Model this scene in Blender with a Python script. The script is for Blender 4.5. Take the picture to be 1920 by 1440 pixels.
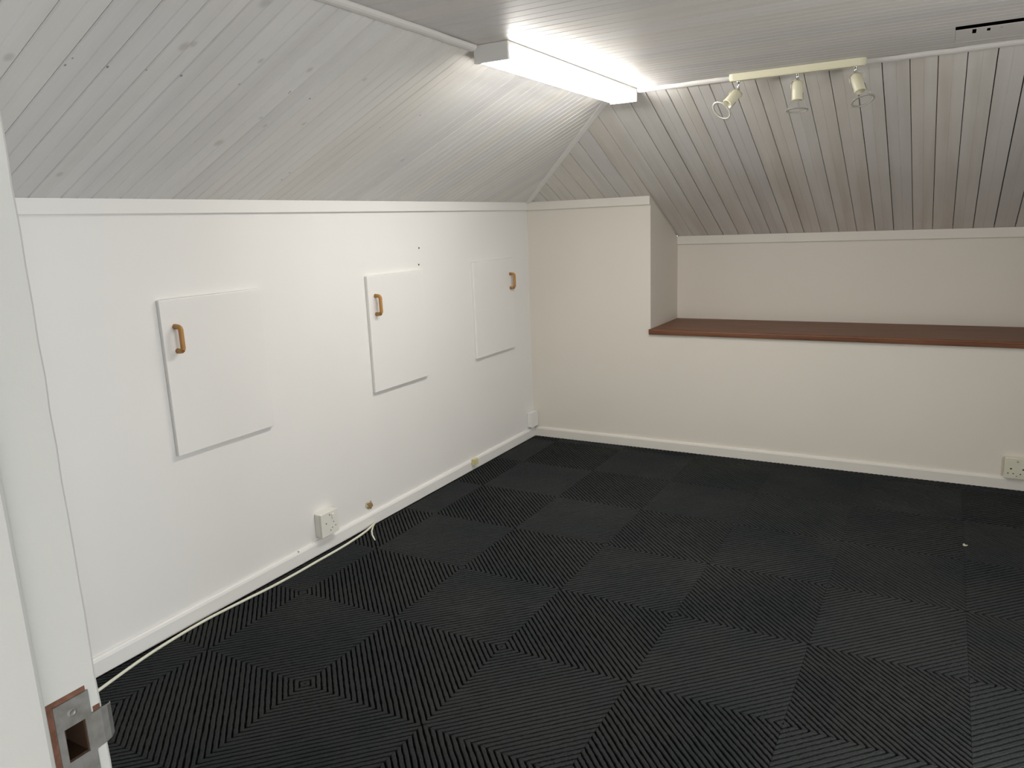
import bpy, bmesh, math, random
from mathutils import Vector, Matrix
random.seed(7)
for o in list(bpy.data.objects):
    bpy.data.objects.remove(o, do_unlink=True)
SC = bpy.context.scene
COL = SC.collection

# ------------------------------------------------------------------ camera
def make_camera():
    yaw, pitch, roll = 0.5208, -0.2079, -0.0398
    f = Vector((-math.sin(yaw)*math.cos(pitch), math.cos(yaw)*math.cos(pitch), math.sin(pitch)))
    r = Vector((math.cos(yaw), math.sin(yaw), 0)); u = r.cross(f)
    c, s = math.cos(roll), math.sin(roll)
    r2 = c*r + s*u; u2 = -s*r + c*u
    M = Matrix((r2, u2, -f)).transposed().to_4x4()
    M.translation = Vector((2.5677, -4.779, 1.5323))
    cd = bpy.data.cameras.new('camera'); co = bpy.data.objects.new('camera', cd); COL.objects.link(co)
    co.matrix_world = M
    cd.sensor_width = 36.0; cd.lens = 1423.5/1920*36.0; cd.clip_start = 0.02
    SC.camera = co
make_camera()

# ------------------------------------------------------------------ world, added fill lamps, exposure
SC.view_settings.view_transform = 'Standard'
SC.view_settings.look = 'None'
SC.view_settings.gamma = 1.0
SC.view_settings.use_curve_mapping = False
SC.view_settings.exposure = 0.0
w = bpy.data.worlds.new('overcast_sky'); SC.world = w; w.use_nodes = True
w.node_tree.nodes['Background'].inputs[0].default_value = (0.80, 0.90, 1.0, 1)
w.node_tree.nodes['Background'].inputs[1].default_value = 1.0
TUBE = 45.0            # emission of the fluorescent diffuser
def area(name, loc, rot, sx, sy, power, color):
    l = bpy.data.lights.new(name, 'AREA'); l.shape = 'RECTANGLE'; l.size = sx; l.size_y = sy
    l.energy = power; l.color = color
    o = bpy.data.objects.new(name, l); COL.objects.link(o); o.location = loc; o.rotation_euler = rot
    return o
# added unseen fill lamps at the invented gable window (right) and landing window (behind)
area('added_window_fill', (3.93, -3.15, 0.90), (0, math.radians(90), 0), 0.95, 1.45, 46, (1.0, 0.985, 0.955))
area('added_landing_fill', (6.16, -6.30, 1.50), (0, math.radians(90), 0), 1.0, 1.1, 135, (0.90, 0.96, 1.0))

# ------------------------------------------------------------------ dimensions (metres, corner of the two walls = origin)
H1, H2 = 1.6658, 2.1549          # wall top, flat ceiling
S1, S2 = 1.063, 1.0385           # run of the left / back slope
XA, D = 0.898, 0.577             # alcove start, alcove depth
ZL, ZB = 0.817, 1.394            # ledge top, alcove wall top
XR = 4.0                         # right gable wall
YF = -4.446                      # door wall (room side)
XJ = 1.95                        # door jamb face
TL, TB = (H2-H1)/S1, (H2-H1)/S2

# ------------------------------------------------------------------ materials
def mat(name, color, rough=0.6, spec=0.4, metal=0.0):
    m = bpy.data.materials.new(name); m.use_nodes = True
    b = m.node_tree.nodes['Principled BSDF']
    b.inputs['Base Color'].default_value = (*color, 1); b.inputs['Roughness'].default_value = rough
    b.inputs['Metallic'].default_value = metal; b.inputs['Specular IOR Level'].default_value = spec
    return m
def nd(m, t, **kw):
    n = m.node_tree.nodes.new(t)
    for k, v in kw.items(): setattr(n, k, v)
    return n
def lk(m, a, b): m.node_tree.links.new(a, b)
def bsdf(m): return m.node_tree.nodes['Principled BSDF']
def mapped(m, scale, coord='Object'):
    tc = nd(m, 'ShaderNodeTexCoord'); mp = nd(m, 'ShaderNodeMapping'); mp.inputs['Scale'].default_value = scale
    lk(m, tc.outputs[coord], mp.inputs[0]); return mp.outputs[0]
def noise(m, vec, scale, detail=3, rough=0.5):
    n = nd(m, 'ShaderNodeTexNoise'); n.inputs['Scale'].default_value = scale
    n.inputs['Detail'].default_value = detail; n.inputs['Roughness'].default_value = rough
    lk(m, vec, n.inputs['Vector']); return n.outputs[0]
def ramp(m, fac, stops):
    r = nd(m, 'ShaderNodeValToRGB'); e = r.color_ramp.elements
    while len(e) < len(stops): e.new(0.5)
    for el, (pos, col) in zip(e, stops): el.position = pos; el.color = (*col, 1)
    lk(m, fac, r.inputs[0]); return r.outputs[0]
def mix(m, fac, a, b, mode='MIX'):
    n = nd(m, 'ShaderNodeMix', data_type='RGBA', blend_type=mode)
    if isinstance(fac, (int, float)): n.inputs[0].default_value = fac
    else: lk(m, fac, n.inputs[0])
    for s, v in ((6, a), (7, b)):
        if isinstance(v, tuple): n.inputs[s].default_value = (*v, 1)
        else: lk(m, v, n.inputs[s])
    return n.outputs[2]
def bump(m, h, strength, dist=0.01):
    b = nd(m, 'ShaderNodeBump'); b.inputs['Strength'].default_value = strength; b.inputs['Distance'].default_value = dist
    lk(m, h, b.inputs['Height']); lk(m, b.outputs[0], bsdf(m).inputs['Normal'])
def mth(m, op, a, b=None, c=None):
    n = nd(m, 'ShaderNodeMath', operation=op)
    for i, v in enumerate((a, b, c)):
        if v is None: continue
        if isinstance(v, (int, float)): n.inputs[i].default_value = v
        else: lk(m, v, n.inputs[i])
    return n.outputs[0]

def wall_paint(name, col):
    m = mat(name, col, 0.55, 0.3)
    v = mapped(m, (1, 1, 1))
    n = noise(m, v, 1.3, 3)
    c = ramp(m, n, [(0.3, tuple(x*0.97 for x in col)), (0.7, col)])
    lk(m, c, bsdf(m).inputs['Base Color'])
    bump(m, noise(m, v, 220, 2), 0.06, 0.002)
    return m
M_WALL = wall_paint('white_wall_paint', (0.80, 0.79, 0.77))
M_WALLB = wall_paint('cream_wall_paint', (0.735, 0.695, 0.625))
M_TRIM = wall_paint('white_gloss_trim', (0.80, 0.79, 0.77)); bsdf(M_TRIM).inputs['Roughness'].default_value = 0.35
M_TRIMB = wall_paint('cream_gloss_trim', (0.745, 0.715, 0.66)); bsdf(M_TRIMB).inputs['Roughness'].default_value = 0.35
M_MOULD = wall_paint('dull_white_moulding', (0.66, 0.645, 0.62))
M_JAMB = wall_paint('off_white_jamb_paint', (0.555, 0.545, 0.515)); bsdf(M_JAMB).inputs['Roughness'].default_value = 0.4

def plank_paint(name, base, wash, grain_axis, wash_lo, wash_hi, spots):
    """whitewashed tongue and groove boards: thin paint over pine, knots and nail holes with their own places"""
    m = mat(name, base, 0.5, 0.35)
    sc = {'x': (0.7, 9, 9), 'y': (9, 0.7, 9), 'yz': (9, 0.7, 0.7), 'xz': (0.7, 9, 0.7)}[grain_axis]
    v = mapped(m, sc)
    oi = nd(m, 'ShaderNodeObjectInfo')
    off = nd(m, 'ShaderNodeVectorMath', operation='ADD'); lk(m, v, off.inputs[0])
    cmb = nd(m, 'ShaderNodeCombineXYZ')
    r10 = mth(m, 'MULTIPLY', oi.outputs['Random'], 37.0)
    for i in range(3): lk(m, r10, cmb.inputs[i])
    lk(m, cmb.outputs[0], off.inputs[1])
    n1 = noise(m, off.outputs[0], 1.2, 2, 0.5)
    c = mix(m, ramp(m, n1, [(wash_lo, (0, 0, 0)), (wash_hi, (1, 1, 1))]), base, wash)
    big = noise(m, mapped(m, (1, 1, 1)), 1.6, 2)
    c = mix(m, ramp(m, big, [(0.45, (0, 0, 0)), (0.75, (0.45, 0.45, 0.45))]), c, wash)
    tint = ramp(m, oi.outputs['Random'], [(0.0, (0.93, 0.93, 0.95)), (0.5, (1, 1, 1)), (1.0, (0.98, 0.955, 0.92))])
    c = mix(m, 1.0, c, tint, 'MULTIPLY')
    fine = noise(m, mapped(m, tuple(6*s for s in sc)), 2.2, 2)
    c = mix(m, 1.0, c, ramp(m, fine, [(0.3, (0.98, 0.98, 0.98)), (0.7, (1, 1, 1))]), 'MULTIPLY')
    if spots:
        geo = nd(m, 'ShaderNodeNewGeometry')
        def spotmask(lst):
            acc = None
            for (x, y, z, r) in lst:
                r *= 0.7
                s = nd(m, 'ShaderNodeVectorMath', operation='SUBTRACT'); lk(m, geo.outputs['Position'], s.inputs[0])
                s.inputs[1].default_value = (x, y, z)
                q = nd(m, 'ShaderNodeVectorMath', operation='MULTIPLY'); lk(m, s.outputs[0], q.inputs[0])
                q.inputs[1].default_value = (0.65/r, 1/r, 0.65/r) if grain_axis == 'xz' else (1/r, .65/r, .65/r)
                l = nd(m, 'ShaderNodeVectorMath', operation='LENGTH'); lk(m, q.outputs[0], l.inputs[0])
                k = mth(m, 'SUBTRACT', 1.35, l.outputs['Value'])
                k = nd(m, 'ShaderNodeClamp').inputs[0].node if False else k
                mr = nd(m, 'ShaderNodeMapRange'); lk(m, k, mr.inputs[0]); mr.inputs[1].default_value = 0; mr.inputs[2].default_value = 0.8
                acc = mr.outputs[0] if acc is None else mth(m, 'MAXIMUM', acc, mr.outputs[0])
            return acc
        kn, nh = spots
        if kn: c = mix(m, mth(m, 'MULTIPLY', spotmask(kn), 0.36), c, (0.32, 0.31, 0.27))
        if nh: c = mix(m, mth(m, 'MULTIPLY', spotmask(nh), 0.75), c, (0.07, 0.065, 0.06))
    lk(m, c, bsdf(m).inputs['Base Color'])
    bump(m, n1, 0.08, 0.004)
    return m
KNOTS = [(0.777,-3.325,2.024,.018),(0.792,-3.306,2.03,.012),(0.784,-3.068,2.026,.012),(0.789,-2.873,2.029,.013),(0.535,-2.855,1.912,.008),
         (0.154,-3.338,1.737,.013),(0.497,-2.803,1.894,.010),(0.533,-2.653,1.911,.010),(0.634,-3.701,1.957,.015),(0.987,-3.223,2.12,.022),
         (0.38,-2.908,1.841,.02),(0.371,-1.873,1.837,.012),(0.798,-2.62,2.033,.010)]
NAILS = [(0.637,-3.57,1.959,.004),(0.665,-3.566,1.972,.003),(0.654,-3.468,1.967,.004),(0.666,-3.365,1.972,.003),(0.668,-3.257,1.973,.0045),
         (0.674,-3.057,1.976,.0045),(0.679,-2.855,1.978,.004),(0.671,-2.854,1.975,.003),(0.663,-2.75,1.971,.0045),(0.169,-3.16,1.743,.0035),
         (0.21,-3.159,1.763,.004),(0.173,-2.434,1.745,.004),(0.225,-2.438,1.769,.004),(0.674,-2.137,1.976,.004),(0.568,-2.269,1.927,.003)]
M_PL = plank_paint('whitewashed_slope_boards', (0.77, 0.765, 0.745), (0.70, 0.69, 0.665), 'xz', 0.45, 0.8, (KNOTS, NAILS))
M_PF = plank_paint('whitewashed_flat_boards', (0.65, 0.635, 0.615), (0.59, 0.57, 0.545), 'x', 0.45, 0.8, None)
M_PB = plank_paint('worn_whitewashed_boards', (0.71, 0.69, 0.66), (0.585, 0.55, 0.50), 'yz', 0.45, 0.75, None)
M_DECK = mat('dark_roof_void', (0.03, 0.027, 0.024), 0.9, 0.1)

def carpet_pile(name, col, amt):
    m = mat(name, col, 1.0, 0.0)
    v = mapped(m, (1, 1, 1))
    n = noise(m, v, 150, 4, 0.75)
    c = ramp(m, n, [(0.3, tuple(x*(1-amt) for x in col)), (0.62, col), (0.8, tuple(min(1, x*(1+2*amt)) for x in col))])
    g = nd(m, 'ShaderNodeNewGeometry')
    big = nd(m, 'ShaderNodeTexNoise'); big.inputs['Scale'].default_value = 2.2; lk(m, g.outputs['Position'], big.inputs['Vector'])
    c = mix(m, 1.0, c, ramp(m, big.outputs[0], [(0.3, (0.8, 0.82, 0.85)), (0.7, (1.1, 1.08, 1.02))]), 'MULTIPLY')
    lk(m, c, bsdf(m).inputs['Base Color'])
    bump(m, n, 0.5, 0.003)
    return m
M_RIB = carpet_pile('charcoal_carpet_pile', (0.045, 0.0485, 0.0495), 0.4)
M_SIDE = carpet_pile('charcoal_rib_side', (0.036, 0.039, 0.040), 0.3)
M_GROOVE = carpet_pile('black_carpet_backing', (0.009, 0.010, 0.010), 0.2)

def wood(name, c1, c2, sc, rough):
    m = mat(name, c1, rough, 0.3)
    n = noise(m, mapped(m, sc), 2.0, 5, 0.6)
    lk(m, ramp(m, n, [(0.3, c1), (0.7, c2)]), bsdf(m).inputs['Base Color'])
    return m
M_LEDGE = wood('brown_varnished_timber', (0.13, 0.054, 0.027), (0.21, 0.093, 0.050), (1.2, 14, 14), 0.5)
M_HANDLE = wood('honey_pine', (0.36, 0.175, 0.05), (0.48, 0.25, 0.08), (30, 30, 4), 0.4)
M_CREAM = mat('cream_enamel', (0.72, 0.69, 0.52), 0.35, 0.5)
M_CREAM2 = mat('pale_cream_plastic', (0.70, 0.68, 0.56), 0.4, 0.4)
M_YEL = mat('yellowed_plastic', (0.62, 0.57, 0.30), 0.45, 0.4)
M_WHITEPL = mat('white_plastic', (0.76, 0.75, 0.69), 0.4, 0.4)
M_LAMPBODY = mat('white_enamelled_steel', (0.80, 0.80, 0.79), 0.35, 0.4)
M_HOLE = mat('dark_hole', (0.05, 0.04, 0.035), 0.9, 0.1)
M_CHROME = mat('chrome', (0.8, 0.8, 0.8), 0.15, 0.5, 1.0)
M_STEEL = mat('worn_steel', (0.40, 0.40, 0.39), 0.42, 0.5, 0.8)
n_ = noise(M_STEEL, mapped(M_STEEL, (1, 1, 1)), 90, 3)
lk(M_STEEL, ramp(M_STEEL, n_, [(0.30, (0.33, 0.32, 0.295)), (0.65, (0.45, 0.45, 0.44))]), bsdf(M_STEEL).inputs['Base Color'])
M_WIRE = mat('pale_wire', (0.45, 0.44, 0.39), 0.35, 0.5, 0.2)
M_BAREWOOD = wood('chipped_red_brown_wood', (0.10, 0.042, 0.026), (0.20, 0.095, 0.06), (60, 60, 60), 0.8)
M_POCKET = mat('mortise_wood', (0.045, 0.025, 0.015), 0.9, 0.1)
M_CORD = mat('white_cable_sheath', (0.70, 0.70, 0.58), 0.45, 0.4)
M_DEBRIS = wood('brown_plaster_stain', (0.20, 0.10, 0.03), (0.42, 0.33, 0.18), (80, 80, 80), 0.9)
M_PAPER = mat('torn_paper', (0.52, 0.48, 0.38), 0.9, 0.1)
M_GLASS = mat('window_glass', (1, 1, 1), 0.02, 0.5)
bsdf(M_GLASS).inputs['Transmission Weight'].default_value = 1.0
M_LANDING = mat('landing_floor_boards', (0.25, 0.16, 0.09), 0.5)
M_DIFF = mat('glowing_diffuser', (0.9, 0.9, 0.88), 0.4)
bsdf(M_DIFF).inputs['Emission Color'].default_value = (1.0, 0.965, 0.905, 1)
bsdf(M_DIFF).inputs['Emission Strength'].default_value = TUBE

# ------------------------------------------------------------------ mesh helpers
def link(name, bm, material, parent=None, smooth=False):
    bmesh.ops.recalc_face_normals(bm, faces=bm.faces)
    me = bpy.data.meshes.new(name); bm.to_mesh(me); bm.free()
    for mm in (material if isinstance(material, (list, tuple)) else [material]): me.materials.append(mm)
    if smooth:
        for p in me.polygons: p.use_smooth = True
    o = bpy.data.objects.new(name, me); COL.objects.link(o)
    if parent: o.parent = parent
    return o
def box(bm, x0, x1, y0, y1, z0, z1, bev=0.0, seg=2):
    vs = [bm.verts.new((x, y, z)) for x in (x0, x1) for y in (y0, y1) for z in (z0, z1)]
    F = [(0,1,3,2),(4,6,7,5),(0,4,5,1),(2,3,7,6),(0,2,6,4),(1,5,7,3)]
    fs = [bm.faces.new([vs[i] for i in f]) for f in F]
    if bev > 0:
        es = set(e for f in fs for e in f.edges)
        bmesh.ops.bevel(bm, geom=list(es), offset=bev, segments=seg, profile=0.5, affect='EDGES')
def extrude_profile(bm, pts, axis, a, b):
    """closed profile swept along an axis; pts are the two other coordinates in xyz order"""
    def P(p, t):
        return {'x': (t, p[0], p[1]), 'y': (p[0], t, p[1]), 'z': (p[0], p[1], t)}[axis]
    A = [bm.verts.new(P(p, a)) for p in pts]; B = [bm.verts.new(P(p, b)) for p in pts]
    n = len(pts)
    for i in range(n): bm.faces.new((A[i], A[(i+1) % n], B[(i+1) % n], B[i]))
    bm.faces.new(A); bm.faces.new(B[::-1])
def frame_of(d):
    d = Vector(d).normalized(); a = Vector((0, 0, 1)) if abs(d.z) < 0.9 else Vector((1, 0, 0))
    u = d.cross(a).normalized(); return d, u, d.cross(u)
def tube(bm, pts, rad, n=8, closed=False, flat=1.0):
    pts = [Vector(p) for p in pts]; N = len(pts); rings = []
    for i, p in enumerate(pts):
        if closed: t = pts[(i+1) % N] - pts[i-1]
        else: t = pts[min(i+1, N-1)] - pts[max(i-1, 0)]
        d, u, v = frame_of(t)
        r = rad[i] if isinstance(rad, (list, tuple)) else rad
        rings.append([bm.verts.new(p + r*(math.cos(2*math.pi*k/n)*u + flat*math.sin(2*math.pi*k/n)*v)) for k in range(n)])
    for i in range(N if closed else N-1):
        A, B = rings[i], rings[(i+1) % N]
        for k in range(n): bm.faces.new((A[k], A[(k+1) % n], B[(k+1) % n], B[k]))
    if not closed: bm.faces.new(rings[0][::-1]); bm.faces.new(rings[-1])
def lathe(bm, p0, d, prof, n=20):
    """prof: (distance along d, radius)"""
    p0 = Vector(p0); d, u, v = frame_of(d); rings = []
    for s, r in prof:
        rings.append([bm.verts.new(p0 + s*d + r*(math.cos(2*math.pi*k/n)*u + math.sin(2*math.pi*k/n)*v)) for k in range(n)])
    for A, B in zip(rings, rings[1:]):
        for k in range(n): bm.faces.new((A[k], A[(k+1) % n], B[(k+1) % n], B[k]))
    bm.faces.new(rings[0][::-1]); bm.faces.new(rings[-1])
def empty(name, loc):
    o = bpy.data.objects.new(name, None); COL.objects.link(o); o.location = loc; o.empty_display_size = 0.05
    return o
def part(name, bm, material, root, smooth=False):
    """mesh given in world coordinates, parented to an Empty that only has a location"""
    L = root.location if root.parent is None else root.location + root.parent.location
    bmesh.ops.translate(bm, verts=bm.verts, vec=-Vector(L))
    return link(name, bm, material, root, smooth)
def tag(o, label, cat, group=None):
    o['label'] = label; o['category'] = cat
    if group: o['group'] = group
    return o
def struct(o, label=None):
    o['kind'] = 'structure'
    if label: o['label'] = label
    return o
def B(): return bmesh.new()

# ------------------------------------------------------------------ carpet tiles on the floor
TILE, TX0, TY0 = 0.5, 0.728, -2.6003
BT = 0.0174
fb = B(); box(fb, 0, XR, YF-0.14, 0, -0.06, -0.0125)
floor = struct(link('floor', fb, M_DECK))
def tile_bm(seed):
    """square carpet tile with ribs running along its (1,1) diagonal, ribs standing proud of a dark backing"""
    rnd = random.Random(seed); bm = B(); N = 38; L = TILE*math.sqrt(2); pitch = L/N
    top, low = 0.0, -0.0105
    hl = L/2; segs = 30
    for i in range(N):
        c = -hl + (i+0.5)*pitch
        half = hl - abs(c) + pitch
        jl = [0.0]*(segs+1); jr = [0.0]*(segs+1)
        for k in range(segs+1):
            jl[k] = rnd.uniform(-1, 1)*0.0014; jr[k] = rnd.uniform(-1, 1)*0.0014
        rows = []
        for k in range(segs+1):
            s = -half + 2*half*k/segs
            a, b = c-pitch*0.33+jl[k], c+pitch*0.33+jr[k]
            prof = [(c-pitch/2, low), (a-0.0006, low), (a, top-0.0016), (a+0.0022, top), (b-0.0022, top), (b, top-0.0016), (b+0.0006, low), (c+pitch/2, low)]
            row = []
            for (t, z) in prof:
                # along (1,1)/sqrt2 = s ; across (1,-1)/sqrt2 = t
                row.append(bm.verts.new(((s+t)/math.sqrt(2), (s-t)/math.sqrt(2), z)))
            rows.append(row)
        for r0, r1 in zip(rows, rows[1:]):
            for j in range(7):
                f = bm.faces.new((r0[j], r0[j+1], r1[j+1], r1[j])); f.material_index = 1 if j in (0, 6) else 2 if j in (1, 5) else 0
    h = TILE/2 - 0.0004
    for co, no in (((h,0,0),(1,0,0)), ((-h,0,0),(-1,0,0)), ((0,h,0),(0,1,0)), ((0,-h,0),(0,-1,0))):
        bmesh.ops.bisect_plane(bm, geom=bm.verts[:]+bm.edges[:]+bm.faces[:], plane_co=co, plane_no=no, clear_outer=True)
    for f in bm.faces:
        if f.normal.z < 0: f.normal_flip()
    return bm
def tile_mesh(bm, name='carpet_tile'):
    me = bpy.data.meshes.new(name); bm.to_mesh(me); bm.free(); me.materials.append(M_RIB); me.materials.append(M_GROOVE); me.materials.append(M_SIDE); return me
TILE_ME = [tile_mesh(tile_bm(s)) for s in (1, 2)]
for i in range(-2, 9):
    for j in range(-4, 6):
        x0, y0 = TX0+i*TILE, TY0+j*TILE; x1, y1 = x0+TILE, y0+TILE
        cx0, cx1, cy0, cy1 = max(x0, 0.029), min(x1, XR-0.004), max(y0, YF), min(y1, -0.018)
        if cx1-cx0 < 0.01 or cy1-cy0 < 0.01: continue
        c = Vector(((x0+x1)/2, (y0+y1)/2, 0))
        rot = 0.0 if (i+j) % 2 == 0 else math.pi/2
        if (i*3+j) % 4 in (1, 2): rot += math.pi
        me = TILE_ME[(i*5+j*3) % 2]
        if (cx0, cx1, cy0, cy1) != (x0, x1, y0, y1):
            bm = B(); bm.from_mesh(me); bmesh.ops.rotate(bm, verts=bm.verts, cent=(0,0,0), matrix=Matrix.Rotation(rot, 3, 'Z'))
            for co, no in (((cx1-c.x,0,0),(1,0,0)), ((cx0-c.x,0,0),(-1,0,0)), ((0,cy1-c.y,0),(0,1,0)), ((0,cy0-c.y,0),(0,-1,0))):
                bmesh.ops.bisect_plane(bm, geom=bm.verts[:]+bm.edges[:]+bm.faces[:], plane_co=co, plane_no=no, clear_outer=True)
            me = tile_mesh(bm); rot = 0.0
        o = bpy.data.objects.new('carpet_tile', me); COL.objects.link(o); o.parent = floor; o.location = c; o.rotation_euler.z = rot

# ------------------------------------------------------------------ walls
def wall_left():
    bm = B(); extrude_profile(bm, [(-0.1, -0.06), (0, -0.06), (0, H1+0.03), (-0.1, H1+0.03)], 'y', YF-0.14, D+0.1)
    return struct(link('wall_left', bm, M_WALL))
wall_left()
def wall_back():
    bm = B()
    box(bm, 0, XA, 0, D+0.1, -0.06, H1)                     # full height part beside the alcove
    for v in bm.verts:
        if v.co.z > 1 and v.co.y > 0.1: v.co.z = H1 - (D+0.1)*TB - 0.002
    box(bm, XA, XR, 0, D+0.1, -0.06, ZL-0.0355)             # dwarf wall under the ledge
    box(bm, XA, XR, D, D+0.1, ZL-0.0355, ZB+0.03)           # rear wall of the alcove
    return struct(link('wall_back', bm, M_WALLB))
wall_back()
# gable wall on the right with an opening for the added window, and the door wall
WY0, WY1, WZ0, WZ1 = -3.9, -2.4, 0.40, 1.40
bm = B()
for a in ((YF-0.14, WY0, -0.06, H2+0.05), (WY1, D+0.1, -0.06, H2+0.05), (WY0, WY1, -0.06, WZ0), (WY0, WY1, WZ1, H2+0.05)):
    box(bm, XR, XR+0.12, *a)
struct(link('wall_right', bm, M_WALL))
bm = B()
box(bm, XR, XR+0.06, WY0, WY0+0.05, WZ0, WZ1); box(bm, XR, XR+0.06, WY1-0.05, WY1, WZ0, WZ1)
box(bm, XR, XR+0.06, WY0+0.05, WY1-0.05, WZ0, WZ0+0.05); box(bm, XR, XR+0.06, WY0+0.05, WY1-0.05, WZ1-0.05, WZ1)
box(bm, XR, XR+0.06, -3.175, -3.125, WZ0+0.05, WZ1-0.05)
win = struct(link('added_window_1', bm, M_TRIM))  # unseen window, added as a source for the right fill lamp
for ya, yb in ((WY0+0.05, -3.175), (-3.125, WY1-0.05)):
    bm = B(); box(bm, XR+0.03, XR+0.036, ya, yb, WZ0+0.05, WZ1-0.05); link('pane', bm, M_GLASS, win)
DO1 = 2.78                                                   # far side of the door opening
bm = B()
box(bm, 0, XJ-0.035, YF-0.13, YF, -0.06, H2+0.02)
box(bm, DO1+0.035, XR, YF-0.13, YF, -0.06, H2+0.02)
box(bm, XJ-0.035, DO1+0.035, YF-0.13, YF, 2.075, H2+0.02)
struct(link('wall_front', bm, M_WALL))
# unseen landing behind the camera, added and sized to let its fill lamp in
bm = B()
box(bm, 1.2, 1.3, -7.4, YF-0.14, -0.06, 2.5); box(bm, 1.3, 6.2, -7.4, -7.3, -0.06, 2.5)
for a in ((-7.4, -6.9, -0.06, 2.5), (-5.7, YF-0.13, -0.06, 2.5), (-6.9, -5.7, -0.06, 0.95), (-6.9, -5.7, 2.05, 2.5)): box(bm, 6.2, 6.3, *a)
box(bm, XR, 6.2, YF-0.13, YF, -0.06, 2.5)
struct(link('wall_landing', bm, M_WALL))
bm = B(); box(bm, 1.2, 6.3, -7.4, YF-0.14, -0.08, -0.01); struct(link('floor_landing', bm, M_LANDING))
bm = B(); box(bm, 1.2, 6.3, -7.4, YF-0.14, 2.35, 2.45); struct(link('ceiling_landing', bm, M_WALL))

# ------------------------------------------------------------------ boarded ceiling: each board its own piece
PW, PT = 0.105, 0.012
def profile(gap, bev, mg, md):
    g = gap/2
    return [(g, PT), (g, bev), (g+bev, 0), (PW/2-mg, 0), (PW/2, md), (PW/2+mg, 0), (PW-g-bev, 0), (PW-g, bev), (PW-g, PT)]
def board(parent, material, prof, place, lo, hi):
    """place(u, v, depth) -> world; lo(u), hi(u) = ends of the board along v"""
    bm = B(); A, Z = [], []
    for u, dp in prof:
        A.append(bm.verts.new(place(u, lo(u), dp))); Z.append(bm.verts.new(place(u, hi(u), dp)))
    n = len(prof)
    for i in range(n): bm.faces.new((A[i], A[(i+1) % n], Z[(i+1) % n], Z[i]))
    bm.faces.new(A); bm.faces.new(Z[::-1])
    return link('plank', bm, material, parent)
LB = math.hypot(1, TB); LLs = math.hypot(1, TL)
# left slope: boards rise from the left wall (v = x)
bm = B(); extrude_profile(bm, [(-0.02, H1+0.022), (S1, H2+0.022), (S1, H2+0.06), (-0.02, H1+0.06)], 'y', YF-0.02, 0.0)
ceil_left = struct(link('ceiling_left', bm, M_DECK))
def place_left(y0):
    def f(u, v, dp): return Vector((v - dp*TL/LLs, y0+u, H1 + v*TL + dp/LLs))
    return f
PROF_L = profile(0.0018, 0.0034, 0.0030, 0.0030)
y = -3.367 - 0.105*11
while y < -0.02:
    y0 = y
    if y0+PW > YF+0.001:
        hi = lambda u: min(S1, max(0.004, -(y0+u)*S1/S2))
        lo = lambda u: 0.001
        a, b = max(0, YF-y0), min(PW, -y0-0.004)
        pr = [(min(max(u, a), b), d) for u, d in PROF_L]
        board(ceil_left, M_PL, pr, place_left(y0), lo, hi)
    y += PW
# back slope: boards rise from the back wall / alcove (v = -y)
bm = B(); extrude_profile(bm, [(-S2, H2+0.022), (D+0.02, H1-(D+0.02)*TB+0.022), (D+0.02, H1-(D+0.02)*TB+0.06), (-S2, H2+0.06)], 'x', 0.0, XR)
ceil_back = struct(link('ceiling_back', bm, M_DECK))
def place_back(x0):
    def f(u, v, dp): return Vector((x0+u, -v + dp*TB/LB, H1 + v*TB + dp/LB))
    return f
x = 0.898 + 0.01 - 0.105*9
while x < XR:
    x0 = x
    g = random.choice([0.0025, 0.0035, 0.004, 0.005]); pr0 = profile(g, 0.0022, 0.0022, 0.0014)
    a, b = max(0, 0.004-x0), min(PW, XR-x0)
    if b-a > 0.01:
        hi = lambda u: min(S2, max(0.004, (x0+u)*S2/S1))
        lo = (lambda u: 0.001) if x0+PW*0.5 < XA else (lambda u: -D+0.001)
        pr = [(min(max(u, a), b), d) for u, d in pr0]
        if x0 < XA < x0+PW and x0+PW*0.5 < XA:                # the board that the alcove cheek meets
            lo = lambda u: (0.001 if x0+u < XA else -D+0.001)
        board(ceil_back, M_PB, pr, place_back(x0), lo, hi)
    x += PW
# flat ceiling: boards run parallel to the back wall (v = x)
bm = B()
HX0, HX1, HY0, HY1 = 2.54, 3.10, -S2-4*PW, -S2-PW              # hatch opening
for a in ((S1, HX0-0.05, YF, -S2), (HX1+0.05, XR, YF, -S2), (HX0-0.05, HX1+0.05, YF, HY0-0.05), (HX0-0.05, HX1+0.05, HY1+0.05, -S2)):
    box(bm, *a, H2+0.022, H2+0.06)
ceil = struct(link('ceiling', bm, M_DECK))
PROF_F = profile(0.0010, 0.0018, 0.0016, 0.0010)
def place_flat(y0):
    def f(u, v, dp): return Vector((v, y0+u, H2+dp))
    return f
k = 0
while -S2-(k+1)*PW > YF-PW:
    y0 = -S2-(k+1)*PW
    a = max(0, YF-y0)
    pr = [(max(u, a), d) for u, d in PROF_F]
    spans = [(S1, HX0), (HX1, XR)] if k in (1, 2, 3) else [(S1, XR)]
    for s0, s1 in spans:
        board(ceil, M_PF, pr, place_flat(y0), lambda u: s0, lambda u: s1)
    k += 1
# dark roof void over the hatch
bm = B(); box(bm, HX0-0.05, HX1+0.05, HY0-0.05, HY1+0.05, H2+0.25, H2+0.28)
box(bm, HX0-0.08, HX0-0.05, HY0-0.05, HY1+0.05, H2+0.022, H2+0.28); box(bm, HX1+0.05, HX1+0.08, HY0-0.05, HY1+0.05, H2+0.022, H2+0.28)
box(bm, HX0-0.05, HX1+0.05, HY0-0.08, HY0-0.05, H2+0.022, H2+0.28); box(bm, HX0-0.05, HX1+0.05, HY1+0.05, HY1+0.08, H2+0.022, H2+0.28)
link('void_lining', bm, M_DECK, ceil)

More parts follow.
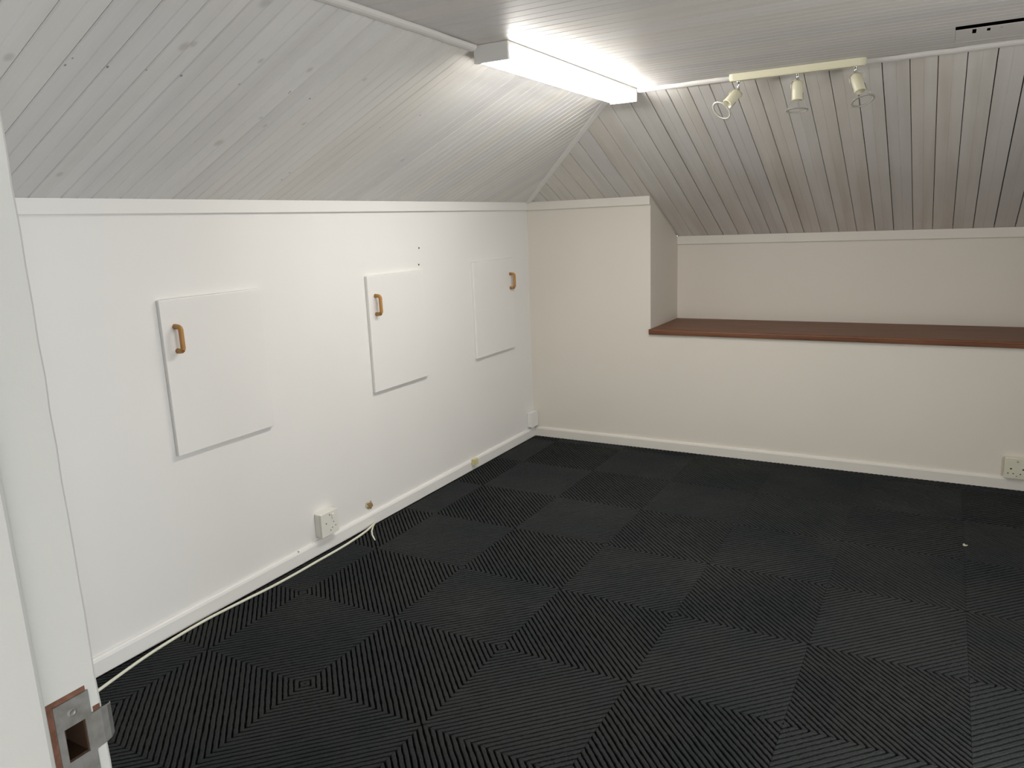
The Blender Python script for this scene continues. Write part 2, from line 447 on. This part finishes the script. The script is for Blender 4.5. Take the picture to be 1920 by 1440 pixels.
# ------------------------------------------------------------------ trims and baseboards
bm = B()
def chamfer_base(t, h): return [(0, 0), (t, 0), (t, h-0.014), (t-0.004, h-0.005), (t-0.010, h), (0, h)]
extrude_profile(bm, chamfer_base(BT, 0.068), 'y', YF, -0.0005); struct(link('baseboard_left', bm, M_TRIM))
bm = B(); extrude_profile(bm, [(-p[0], p[1]) for p in chamfer_base(BT, 0.068)], 'x', BT+0.0005, XR); struct(link('baseboard_back', bm, M_TRIMB))
bm = B(); extrude_profile(bm, [(0.0005, 1.620), (0.014, 1.620), (0.0155, 1.622), (0.0155, H1+0.0068), (0.0005, H1-0.0005)], 'y', YF, -0.0165); struct(link('trim_1', bm, M_TRIM))
bm = B(); extrude_profile(bm, [(-0.0005, 1.618), (-0.014, 1.618), (-0.0155, 1.620), (-0.0155, H1+0.0065), (-0.0005, H1-0.0005)], 'x', 0.0005, XA); struct(link('trim_2', bm, M_TRIMB))
bm = B(); extrude_profile(bm, [(D-0.0005, 1.343), (D-0.0125, 1.343), (D-0.0140, 1.345), (D-0.0140, ZB+0.006), (D-0.0005, ZB-0.0005)], 'x', XA+0.001, XR); struct(link('trim_3', bm, M_TRIMB))
# moulding between the left slope and the flat ceiling, hung with small gaps
def moulding(name, fn, t0, t1, n, seed):
    rnd = random.Random(seed); bm = B(); prev = None
    offs = [rnd.choice([0.0006, 0.0006, 0.0012, 0.0030]) for _ in range(n+1)]
    m = 8
    for k in range(n+1):
        t = t0+(t1-t0)*k/n
        ring = [bm.verts.new(fn(t, a, offs[k])) for a in range(m)]
        if prev:
            for q in range(m): bm.faces.new((prev[q], prev[(q+1) % m], ring[(q+1) % m], ring[q]))
        else: bm.faces.new(ring)
        prev = ring
    bm.faces.new(prev[::-1])
    return struct(link(name, bm, M_MOULD))
QR = [(0.020, 0.0), (0.021, -0.006), (0.017, -0.015), (0.009, -0.022), (-0.004, -0.0255), (-0.018, -0.024), (-0.030, -0.0158), (0.0, -0.0008)]
moulding('trim_4', lambda t, a, o: (S1+QR[a][0]*0.72, t, H2+QR[a][1]*0.72-o), YF, -2.335, 26, 3)
QB = [(-y_, z_) for y_, z_ in QR]
moulding('trim_5', lambda t, a, o: (t, -S2+QB[a][0]*0.75, H2+QB[a][1]*0.75-o*0.6), S1+0.135, XR, 40, 5)
# hip strip between the two slopes
a0, a1 = Vector((0.008, -0.008, H1+0.0035)), Vector((S1-0.005, -S2+0.005, H2-0.002))
dv = (a1-a0).normalized(); nrm = Vector((TL, -TB, -1)); nrm = (nrm-dv*nrm.dot(dv)).normalized(); sd = dv.cross(nrm).normalized()
bm = B(); rings = []
for t in (0.012, 1.0):
    p = a0.lerp(a1, t)
    rings.append([bm.verts.new(p+sd*s+nrm*h) for s, h in ((-0.019, -0.0045), (-0.019, 0.0075), (-0.014, 0.0105), (0.014, 0.0105), (0.019, 0.0075), (0.019, -0.0045))])
for q in range(6): bm.faces.new((rings[0][q], rings[0][(q+1) % 6], rings[1][(q+1) % 6], rings[1][q]))
bm.faces.new(rings[0]); bm.faces.new(rings[1][::-1])
struct(link('trim_6', bm, M_TRIM))

# ------------------------------------------------------------------ ceiling hatch panel
def hatch():
    xs = [HX0+0.0008, 2.594, 2.607, 2.640, 2.651, 2.680, 2.689, HX1-0.003]
    ys = [HY0+0.072, -1.372, -1.358, -1.345, -1.328, -1.300, -1.286, HY1-0.002]
    holes = {1: (1, 6), 3: (2, 5), 5: (3, 4)}
    bm = B(); z0, z1 = H2+0.0005, H2+0.0025
    V = {}
    def v(i, j, z):
        if (i, j, z) not in V: V[(i, j, z)] = bm.verts.new((xs[i], ys[j], z1 if z else z0))
        return V[(i, j, z)]
    solid = lambda i, j: 0 <= i < 7 and 0 <= j < 7 and not (i in holes and holes[i][0] <= j < holes[i][1])
    for i in range(7):
        for j in range(7):
            if not solid(i, j): continue
            bm.faces.new((v(i,j,0), v(i,j+1,0), v(i+1,j+1,0), v(i+1,j,0)))
            bm.faces.new((v(i,j,1), v(i+1,j,1), v(i+1,j+1,1), v(i,j+1,1)))
            for (di, dj, e) in ((-1,0,((i,j),(i,j+1))), (1,0,((i+1,j),(i+1,j+1))), (0,-1,((i,j),(i+1,j))), (0,1,((i,j+1),(i+1,j+1)))):
                if not solid(i+di, j+dj):
                    (p, q), (r, s) = e
                    bm.faces.new((v(p,q,0), v(r,s,0), v(r,s,1), v(p,q,1)))
    root = empty('ceiling_hatch', ((HX0+HX1)/2, (HY0+HY1)/2, H2))
    tag(root, 'flat white ceiling hatch panel with dark slots and a black gap along its near edge', 'hatch')
    part('panel', bm, M_MOULD, root)
    bm = B(); box(bm, HX0+0.003, HX1-0.003, HY1-0.014, HY1-0.001, H2+0.003, H2+0.02); part('batten', bm, M_LAMPBODY, root)
hatch()

# ------------------------------------------------------------------ fluorescent fitting
def tube_light():
    x0, x1, y0, y1 = 1.058, 1.196, -2.325, -1.045; zt, zb = H2-0.0005, H2-0.060
    root = empty('fluorescent_light', ((x0+x1)/2, (y0+y1)/2, H2))
    tag(root, 'lit white fluorescent batten light with diffuser along the ceiling edge', 'ceiling light')
    bm = B(); box(bm, x0, x1, y0+0.012, y1-0.012, zt-0.015, zt, 0.002); part('housing', bm, M_LAMPBODY, root)
    for a, b in ((y0, y0+0.012), (y1-0.012, y1)):
        bm = B(); box(bm, x0-0.001, x1+0.001, a, b, zb-0.002, zt, 0.002); part('end_cap', bm, M_LAMPBODY, root)
    bm = B(); extrude_profile(bm, [(x0+0.008, zt-0.0155), (x0+0.008, zb+0.008), (x0+0.018, zb), (x1-0.014, zb), (x1-0.007, zb+0.006), (x1-0.009, zt-0.0155)], 'y', y0+0.0122, y1-0.0122)
    bm2 = B(); box(bm2, x0+0.003, x0+0.0075, y0+0.0122, y1-0.0122, zb+0.0085, zt-0.0152); part('reflector', bm2, M_LAMPBODY, root)
    part('diffuser', bm, M_DIFF, root, False)
tube_light()

# ------------------------------------------------------------------ spotlight bar with three empty heads
def ring_pts(c, d, r, n=28):
    d, u, v = frame_of(d); return [Vector(c)+r*(math.cos(2*math.pi*k/n)*u+math.sin(2*math.pi*k/n)*v) for k in range(n)]
def spot_bar():
    x0, x1, yc = 1.652, 2.222, -1.088; zt = H2-0.0008
    root = empty('spotlight_bar', ((x0+x1)/2, yc, H2))
    tag(root, 'cream ceiling spotlight bar with three swivelling bulbless lamp heads', 'spotlight')
    bm = B(); r = 0.021; pts = []
    for cx, a0 in ((x1-r, -90), (x0+r, 90)):
        for k in range(9):
            a = math.radians(a0+180*k/8); pts.append((cx+r*math.cos(a), yc+r*math.sin(a)))
    extrude_profile(bm, pts, 'z', zt-0.030, zt)
    bmesh.ops.bevel(bm, geom=[e for e in bm.edges if abs(e.verts[0].co.z-e.verts[1].co.z) < 1e-6 and e.verts[0].co.z < zt-0.02], offset=0.004, segments=2, affect='EDGES')
    part('bar', bm, M_CREAM, root)
    heads = [(1.694, (-0.42, -0.62, -0.66), 0.085, 0.040), (1.949, (0.03, -0.12, -0.99), 0.085, 0.022), (2.180, (0.30, -0.30, -0.90), 0.085, 0.024)]
    for hx, ax, ln, st in heads:
        ax = Vector(ax).normalized(); zb = zt-0.030
        h = empty('lamp_head', (0, 0, 0)); h.parent = root; h.location = Vector((hx, yc, zb))-root.location
        base = Vector((hx, yc, zb))
        bm = B(); lathe(bm, base, (0, 0, -1), [(0, 0.008), (0.004, 0.010), (0.006, 0.006), (st, 0.006), (st+0.004, 0.009), (st+0.010, 0.007)], 14)
        part('stem', bm, M_CHROME, h, True)
        p0 = base+Vector((0, 0, -st-0.006))
        side = ax.cross(Vector((0, 1, 0))).normalized()
        # hooped yoke and the cup shaped lamp holder
        bm = B()
        c0 = p0+ax*0.012
        yoke = [c0+ax*0.020+side*0.027, c0+side*0.027, c0-ax*0.012+side*0.020, c0-ax*0.018, c0-ax*0.012-side*0.020, c0-side*0.027, c0+ax*0.020-side*0.027]
        tube(bm, yoke, 0.0022, 6); part('yoke', bm, M_CREAM, h, True)
        bm = B(); lathe(bm, p0, ax, [(0, 0.010), (0.006, 0.018), (0.014, 0.0215), (0.030, 0.0225), (ln-0.002, 0.0235), (ln, 0.0225), (ln, 0.019), (0.03, 0.018)], 24)
        part('lamp_holder', bm, M_CREAM, h, True)
        rc = p0+ax*(ln+0.042); R = 0.041
        bm = B(); d_, u_, v_ = frame_of(ax)
        n = 32; rr = []
        for k in range(n):
            a = 2*math.pi*k/n; e = math.cos(a)*u_+math.sin(a)*v_
            rr.append([bm.verts.new(rc+e*(R+o)+ax*q) for o, q in ((0, -0.003), (0.008, -0.001), (0.008, 0.001), (0, 0.003))])
        for k in range(n):
            for q in range(4): bm.faces.new((rr[k][q], rr[k][(q+1) % 4], rr[(k+1) % n][(q+1) % 4], rr[(k+1) % n][q]))
        part('retaining_ring', bm, M_WIRE, h, True)
        for s in (-1, 1):
            bm = B(); tube(bm, [p0+ax*(ln-0.03)+side*s*0.024, p0+ax*ln+side*s*0.026, rc+side*s*(R+0.004), rc+ax*0.006+side*s*(R+0.007)], 0.0016, 6)
            part('wire_arm', bm, M_WIRE, h, True)
spot_bar()

# ------------------------------------------------------------------ cupboard access doors in the left wall
def d_handle(root, yc, zc, x0):
    H, out, r = 0.056, 0.034, 0.0095; pts = [(x0, yc, zc-H+0.009)]
    for k in range(5):
        a = math.radians(90*k/4); pts.append((x0+out-0.014+0.014*math.sin(a), yc, zc-H+0.009+0.014*(1-math.cos(a))))
    for k in range(5):
        a = math.radians(90*k/4); pts.append((x0+out-0.014+0.014*math.cos(a), yc, zc+H-0.009-0.014+0.014*math.sin(a)))
    pts.append((x0, yc, zc+H-0.009))
    bm = B(); tube(bm, pts, [0.0105, 0.0095]+[r]*(len(pts)-4)+[0.0095, 0.0105], 10)
    h = part('handle', bm, M_HANDLE, root, True); h['label'] = 'honey coloured wooden bow handle'
def access_door(ya, yb, za, zb, hy, label):
    root = empty('access_door', (0.0005, (ya+yb)/2, za))
    tag(root, label, 'cupboard door', 'low access doors in the white wall')
    bm = B(); box(bm, 0.0005, 0.0185, ya, yb, za, zb, 0.003, 2); part('door_panel', bm, M_TRIM, root)
    d_handle(root, hy, (za+zb)/2+0.152, 0.0185)
access_door(-2.960, -2.468, 0.695, 1.303, -2.906, 'white access door nearest the doorway, wooden handle at its left edge')
access_door(-1.768, -1.290, 0.695, 1.300, -1.716, 'middle white access door, wooden handle at left, above the wall stain')
access_door(-0.760, -0.262, 0.700, 1.309, -0.305, 'white access door nearest the room corner, wooden handle at its right edge')
for (y, z) in ((-1.287, 1.420), (-1.299, 1.329)):
    bm = B(); lathe(bm, (0.0003, y, z), (1, 0, 0), [(0, 0.0045), (0.0012, 0.0055), (0.0018, 0.004)], 10)
    o = link('screw_hole', bm, M_HOLE)
    tag(o, 'tiny dark screw hole, %s one above the middle access door' % ('upper' if z > 1.4 else 'lower'), 'screw hole', 'screw holes in the left wall')

# ------------------------------------------------------------------ wooden ledge of the alcove
bm = B(); extrude_profile(bm, [(D-0.0005, ZL-0.035), (D-0.0005, ZL), (-0.012, ZL), (-0.019, ZL-0.004), (-0.022, ZL-0.0115), (-0.020, ZL-0.014), (-0.024, ZL-0.019), (-0.022, ZL-0.031), (-0.016, ZL-0.035)], 'x', XA+0.0005, XR-0.001)
box(bm, XA-0.006, XA+0.0005, -0.022, -0.0005, ZL-0.035, ZL-0.001)
o = link('alcove_ledge', bm, M_LEDGE); tag(o, 'dark brown varnished timber ledge in the wall alcove', 'shelf')

# ------------------------------------------------------------------ sockets
def socket(name, label, axis, u0, z0, size, depth, material, pins, screws, toggle=True):
    """axis 'x': on the left wall (u = y); 'y': on the back wall (u = x)"""
    def P(u, d, z): return (d, u, z) if axis == 'x' else (u, -d, z)
    root = empty(name, P(u0, 0.0, z0)); tag(root, label, 'wall socket')
    def pbox(bm, ua, ub, da, db, za, zb, bev=0.0):
        if axis == 'x': box(bm, da, db, ua, ub, za, zb, bev)
        else: box(bm, ua, ub, -db, -da, za, zb, bev)
    s = size/2
    bm = B(); pbox(bm, u0-s, u0+s, 0.0008, depth-0.009, z0-s, z0+s, 0.004); part('back_box', bm, material, root)
    bm = B(); pbox(bm, u0-s-0.001, u0+s+0.001, depth-0.0088, depth, z0-s-0.001, z0+s+0.001, 0.003); fp = part('face_plate', bm, material, root)
    dirv = (1, 0, 0) if axis == 'x' else (0, -1, 0)
    for du, dz, r in pins:
        bm = B(); lathe(bm, P(u0+du, depth-0.0004, z0+dz), dirv, [(0, r), (0.0008, r), (0.0009, r*0.6)], 12); part('pin_hole', bm, M_HOLE, root)
    for du, dz in screws:
        bm = B(); lathe(bm, P(u0+du, depth-0.0004, z0+dz), dirv, [(0, 0.004), (0.0012, 0.004), (0.0016, 0.002)], 12); part('screw', bm, M_STEEL, root)
    if toggle:
        bm = B(); pbox(bm, u0+0.012, u0+0.030, depth-0.0002, depth+0.004, z0+0.018, z0+0.042, 0.0015); part('switch', bm, material, root)
    return root
socket('wall_socket', 'white boxed wall socket on the left wall above the trailing cable', 'x', -2.212, 0.143, 0.116, 0.046, M_WHITEPL,
       [(-0.027, 0.006, 0.0035), (0.024, 0.0, 0.0028), (0.036, -0.022, 0.0028), (0.013, -0.026, 0.0028)], [(0.0, 0.043), (0.0, -0.036)])
socket('wall_socket', 'cream double wall socket under the wooden ledge, at the right edge', 'y', 2.980, 0.126, 0.116, 0.036, M_CREAM2,
       [(-0.028, -0.002, 0.0048), (-0.040, -0.028, 0.0034), (-0.016, -0.029, 0.0034), (0.028, -0.002, 0.0048), (0.017, -0.029, 0.0034), (0.040, -0.028, 0.0034)],
       [(0.0, 0.040), (0.0, -0.042)], False)
def corner_box():
    root = empty('junction_box', (0, -0.06, 0.13)); tag(root, 'white painted box over the baseboard in the room corner', 'junction box')
    bm = B(); box(bm, 0.0008, 0.034, -0.104, -0.006, 0.082, 0.190, 0.004); part('body', bm, M_WALL, root)
    bm = B(); box(bm, 0.0342, 0.040, -0.106, -0.005, 0.080, 0.192, 0.002); part('lid', bm, M_WALL, root)
corner_box()
# yellowed clip on the left baseboard
def clip():
    root = empty('cable_block', (BT, -0.862, 0.05)); tag(root, 'small yellowed plastic cable block on the left baseboard', 'cable clip')
    bm = B(); box(bm, BT+0.0005, BT+0.022, -0.893, -0.848, 0.034, 0.074, 0.003); part('body', bm, M_YEL, root)
    bm = B(); box(bm, BT+0.0222, BT+0.026, -0.890, -0.851, 0.037, 0.071, 0.0015); part('cover', bm, M_YEL, root)
clip()
# ragged hole in the plaster
def ragged(name, mtl, root, cy, cz, r0, thick, seed, x0=0.0006):
    rnd = random.Random(seed); bm = B(); n = 15; A = []
    for k in range(n):
        a = 2*math.pi*k/n; r = r0*rnd.uniform(0.5, 1.2)
        A.append((cy+r*math.cos(a)*1.1, cz+r*math.sin(a)))
    lo = [bm.verts.new((x0, y_, z_)) for y_, z_ in A]; hi = [bm.verts.new((x0+thick*rnd.uniform(0.4, 1), cy+(y_-cy)*0.8, cz+(z_-cz)*0.8)) for y_, z_ in A]
    top = bm.verts.new((x0+thick, cy, cz))
    for k in range(n):
        bm.faces.new((lo[k], lo[(k+1) % n], hi[(k+1) % n], hi[k])); bm.faces.new((hi[k], hi[(k+1) % n], top))
    bm.faces.new(lo); return part(name, bm, mtl, root)
root = empty('plaster_scar', (0.0, -1.867, 0.108)); tag(root, 'ragged brown plaster scar just above the left baseboard', 'wall damage')
ragged('torn_edge', M_PAPER, root, -1.866, 0.108, 0.031, 0.003, 4)
ragged('brown_core', M_DEBRIS, root, -1.868, 0.106, 0.025, 0.003, 9, 0.0032)
bm = B(); lathe(bm, (BT-0.008, -2.400, 0.0625), (0.7, 0, 0.7), [(0, 0.005), (0.004, 0.005), (0.006, 0.002)], 10)
tag(link('nail_head', bm, M_STEEL), 'painted nail head on the left baseboard beside the socket', 'nail')

# ------------------------------------------------------------------ cable on the floor
def cable():
    root = empty('white_cable', (0.05, -2.6, 0.0)); tag(root, 'long white cable trailing along the foot of the left wall', 'cable')
    key = [(0.20, -3.90, .0055), (0.15, -3.65, .0055), (0.106, -3.445, .0055), (0.070, -3.269, .0055), (0.052, -3.116, .0055), (0.046, -2.95, .0055), (0.058, -2.78, .0055), (0.071, -2.628, .0055),
           (0.074, -2.49, .0055), (0.072, -2.362, .0055), (0.070, -2.177, .0055), (0.060, -2.05, .0055), (0.046, -1.95, .006), (0.030, -1.885, .008), (0.024, -1.857, .010)]
    pts = []
    K = [Vector(k) for k in key]
    for i in range(len(K)-1):
        p0, p1, p2, p3 = K[max(i-1, 0)], K[i], K[i+1], K[min(i+2, len(K)-1)]
        for s in range(6):
            t = s/6; pts.append(0.5*((2*p1)+(p2-p0)*t+(2*p0-5*p1+4*p2-p3)*t*t+(3*p1-p0-3*p2+p3)*t**3))
    pts.append(K[-1])
    bm = B(); tube(bm, pts, 0.0058, 8); part('sheath', bm, M_CORD, root, True)
    bm = B(); tube(bm, [(0.026, -1.86, .011), (0.045, -1.905, .009), (0.079, -1.956, .007), (0.115, -1.995, .007), (0.166, -2.037, .007)], [0.0038, 0.004, 0.0045, 0.0045, 0.0035], 8)
    part('stub_end', bm, M_CORD, root, True)
cable()
def scrap():
    bm = B(); rnd = random.Random(2); c = Vector((2.732, -0.933, 0.001)); lo = []; hi = []
    for k in range(7):
        a = 2*math.pi*k/7; r = rnd.uniform(0.004, 0.012)
        p = c+Vector((r*math.cos(a), 1.4*r*math.sin(a), 0)); lo.append(bm.verts.new(p)); hi.append(bm.verts.new(p*1.0+Vector((0, 0, rnd.uniform(0.002, 0.005)))))
    for k in range(7): bm.faces.new((lo[k], lo[(k+1) % 7], hi[(k+1) % 7], hi[k]))
    bm.faces.new(lo); bm.faces.new(hi[::-1])
    tag(link('paper_scrap', bm, M_PAPER), 'tiny pale paper scrap lying on the dark carpet', 'litter')
scrap()

# ------------------------------------------------------------------ door jamb with strike plate
def jamb():
    YB = YF-0.13; RB = YF-0.051                               # rebate from YF back to RB, then the stop
    py0, py1, pz0, pz1 = -4.481, -4.4630, 1.101, 1.132        # mortise pocket
    bm = B(); xb = XJ-0.034
    box(bm, xb, XJ, YB, py0, 0, 2.04, 0.0)
    rnd = random.Random(11); rows = []; nz = 70                # worn room side edge
    for k in range(nz+1):
        z = 2.04*k/nz; j = rnd.gauss(0, 0.00045) if 0 < k < nz else 0.0; j = min(j, 0.0006)
        rows.append([bm.verts.new(q) for q in ((xb, py1, z), (XJ, py1, z), (XJ, YF-0.0025+j, z), (XJ-0.0008, YF-0.0008+j, z), (XJ-0.003, YF+j*0.5, z), (xb, YF, z))])
    for r0, r1 in zip(rows, rows[1:]):
        for q in range(6): bm.faces.new((r0[q], r0[(q+1) % 6], r1[(q+1) % 6], r1[q]))
    bm.faces.new(rows[0]); bm.faces.new(rows[-1][::-1])
    box(bm, xb, XJ, py0, py1, 0, pz0); box(bm, xb, XJ, py0, py1, pz1, 2.04)
    box(bm, DO1, DO1+0.034, YB, YF, 0, 2.04); box(bm, XJ-0.034, DO1+0.034, YB, YF, 2.0405, 2.0745)
    bmesh.ops.remove_doubles(bm, verts=bm.verts, dist=1e-6)
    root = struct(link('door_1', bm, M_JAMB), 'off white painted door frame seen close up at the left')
    bm = B(); extrude_profile(bm, [(XJ-0.0002, YB+0.008), (XJ+0.012, YB+0.008), (XJ+0.014, YB+0.012), (XJ+0.014, RB-0.004), (XJ+0.0128, RB-0.0012), (XJ+0.010, RB), (XJ-0.0002, RB)], 'z', 0.0, 2.028)
    link('door_stop', bm, M_JAMB, root)
    bm = B(); e = 0.0012
    box(bm, xb+0.0005, xb+0.004, py0, py1, pz0, pz1)
    box(bm, xb+0.004, XJ+0.0004, py0, py0+e, pz0, pz1); box(bm, xb+0.004, XJ+0.0004, py1-e, py1, pz0, pz1)
    box(bm, xb+0.004, XJ+0.0004, py0+e, py1-e, pz0, pz0+e); box(bm, xb+0.004, XJ+0.0004, py0+e, py1-e, pz1-e, pz1); link('mortise', bm, M_POCKET, root)
    # chipped paint showing bare wood around the plate
    def ringplate(bm, x0, x1, ya, yb, za, zb):
        for a in ((ya, py0, za, zb), (py1, yb, za, zb), (py0, py1, pz1, zb), (py0, py1, za, pz0)): box(bm, x0, x1, *a)
        bmesh.ops.remove_doubles(bm, verts=bm.verts, dist=1e-6)
    bm = B(); ringplate(bm, XJ+0.0001, XJ+0.0006, -4.4915, -4.4585, 1.068, 1.1605)
    box(bm, XJ+0.0001, XJ+0.0007, -4.4545, -4.4485, 1.1335, 1.1375); link('chipped_paint', bm, M_BAREWOOD, root)
    sp = B(); ringplate(sp, XJ+0.0006, XJ+0.0021, -4.4870, -4.4570, 1.074, 1.1560)
    plate = link('strike_plate', sp, M_STEEL, root); plate['label'] = 'worn steel strike plate'
    # curved lip wrapping past the room side edge of the jamb
    bm = B(); prof = [(-4.4572, 0.0021), (-4.449, 0.0024), (-4.443, 0.0016), (-4.4385, -0.0010), (-4.4355, -0.006)]
    top = [1.1330, 1.1335, 1.1325, 1.1310, 1.1290]; bot = [1.0985, 1.0995, 1.1005, 1.1020, 1.1040]; rows = []
    for (y, dx), t, b in zip(prof, top, bot):
        rows.append([bm.verts.new((XJ+dx, y, b)), bm.verts.new((XJ+dx, y, t)), bm.verts.new((XJ+dx-0.0015, y, t)), bm.verts.new((XJ+dx-0.0015, y, b))])
    for r0, r1 in zip(rows, rows[1:]):
        for q in range(4): bm.faces.new((r0[q], r0[(q+1) % 4], r1[(q+1) % 4], r1[q]))
    bm.faces.new(rows[0]); bm.faces.new(rows[-1][::-1]); link('lip', bm, M_STEEL, plate)
    bm = B(); lathe(bm, (XJ+0.0019, -4.4725, 1.1440), (1, 0, 0), [(0, 0.0042), (0.0006, 0.0040), (0.0009, 0.0025), (0.0005, 0.0012)], 16); link('screw', bm, M_STEEL, plate)
jamb()
# unseen door leaf, added open to shade the jamb from the window fill, against the right of the opening
def door_leaf():
    root = bpy.data.objects['door_1']; x0, x1 = DO1+0.002, DO1+0.042; y0, y1 = YF+0.002, YF+0.810
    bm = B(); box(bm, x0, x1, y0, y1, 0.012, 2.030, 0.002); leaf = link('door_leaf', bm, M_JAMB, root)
    for xs, sg in ((x0, -1), (x1, 1)):
        bm = B(); box(bm, min(xs, xs+sg*0.004), max(xs, xs+sg*0.004), y1-0.075, y1-0.035, 1.03, 1.19, 0.001)
        tube(bm, [(xs+sg*0.003, y1-0.055, 1.15), (xs+sg*0.042, y1-0.055, 1.15), (xs+sg*0.046, y1-0.062, 1.15), (xs+sg*0.046, y1-0.165, 1.15)], 0.008, 10)
        link('lever_handle', bm, M_STEEL, leaf)
door_leaf()
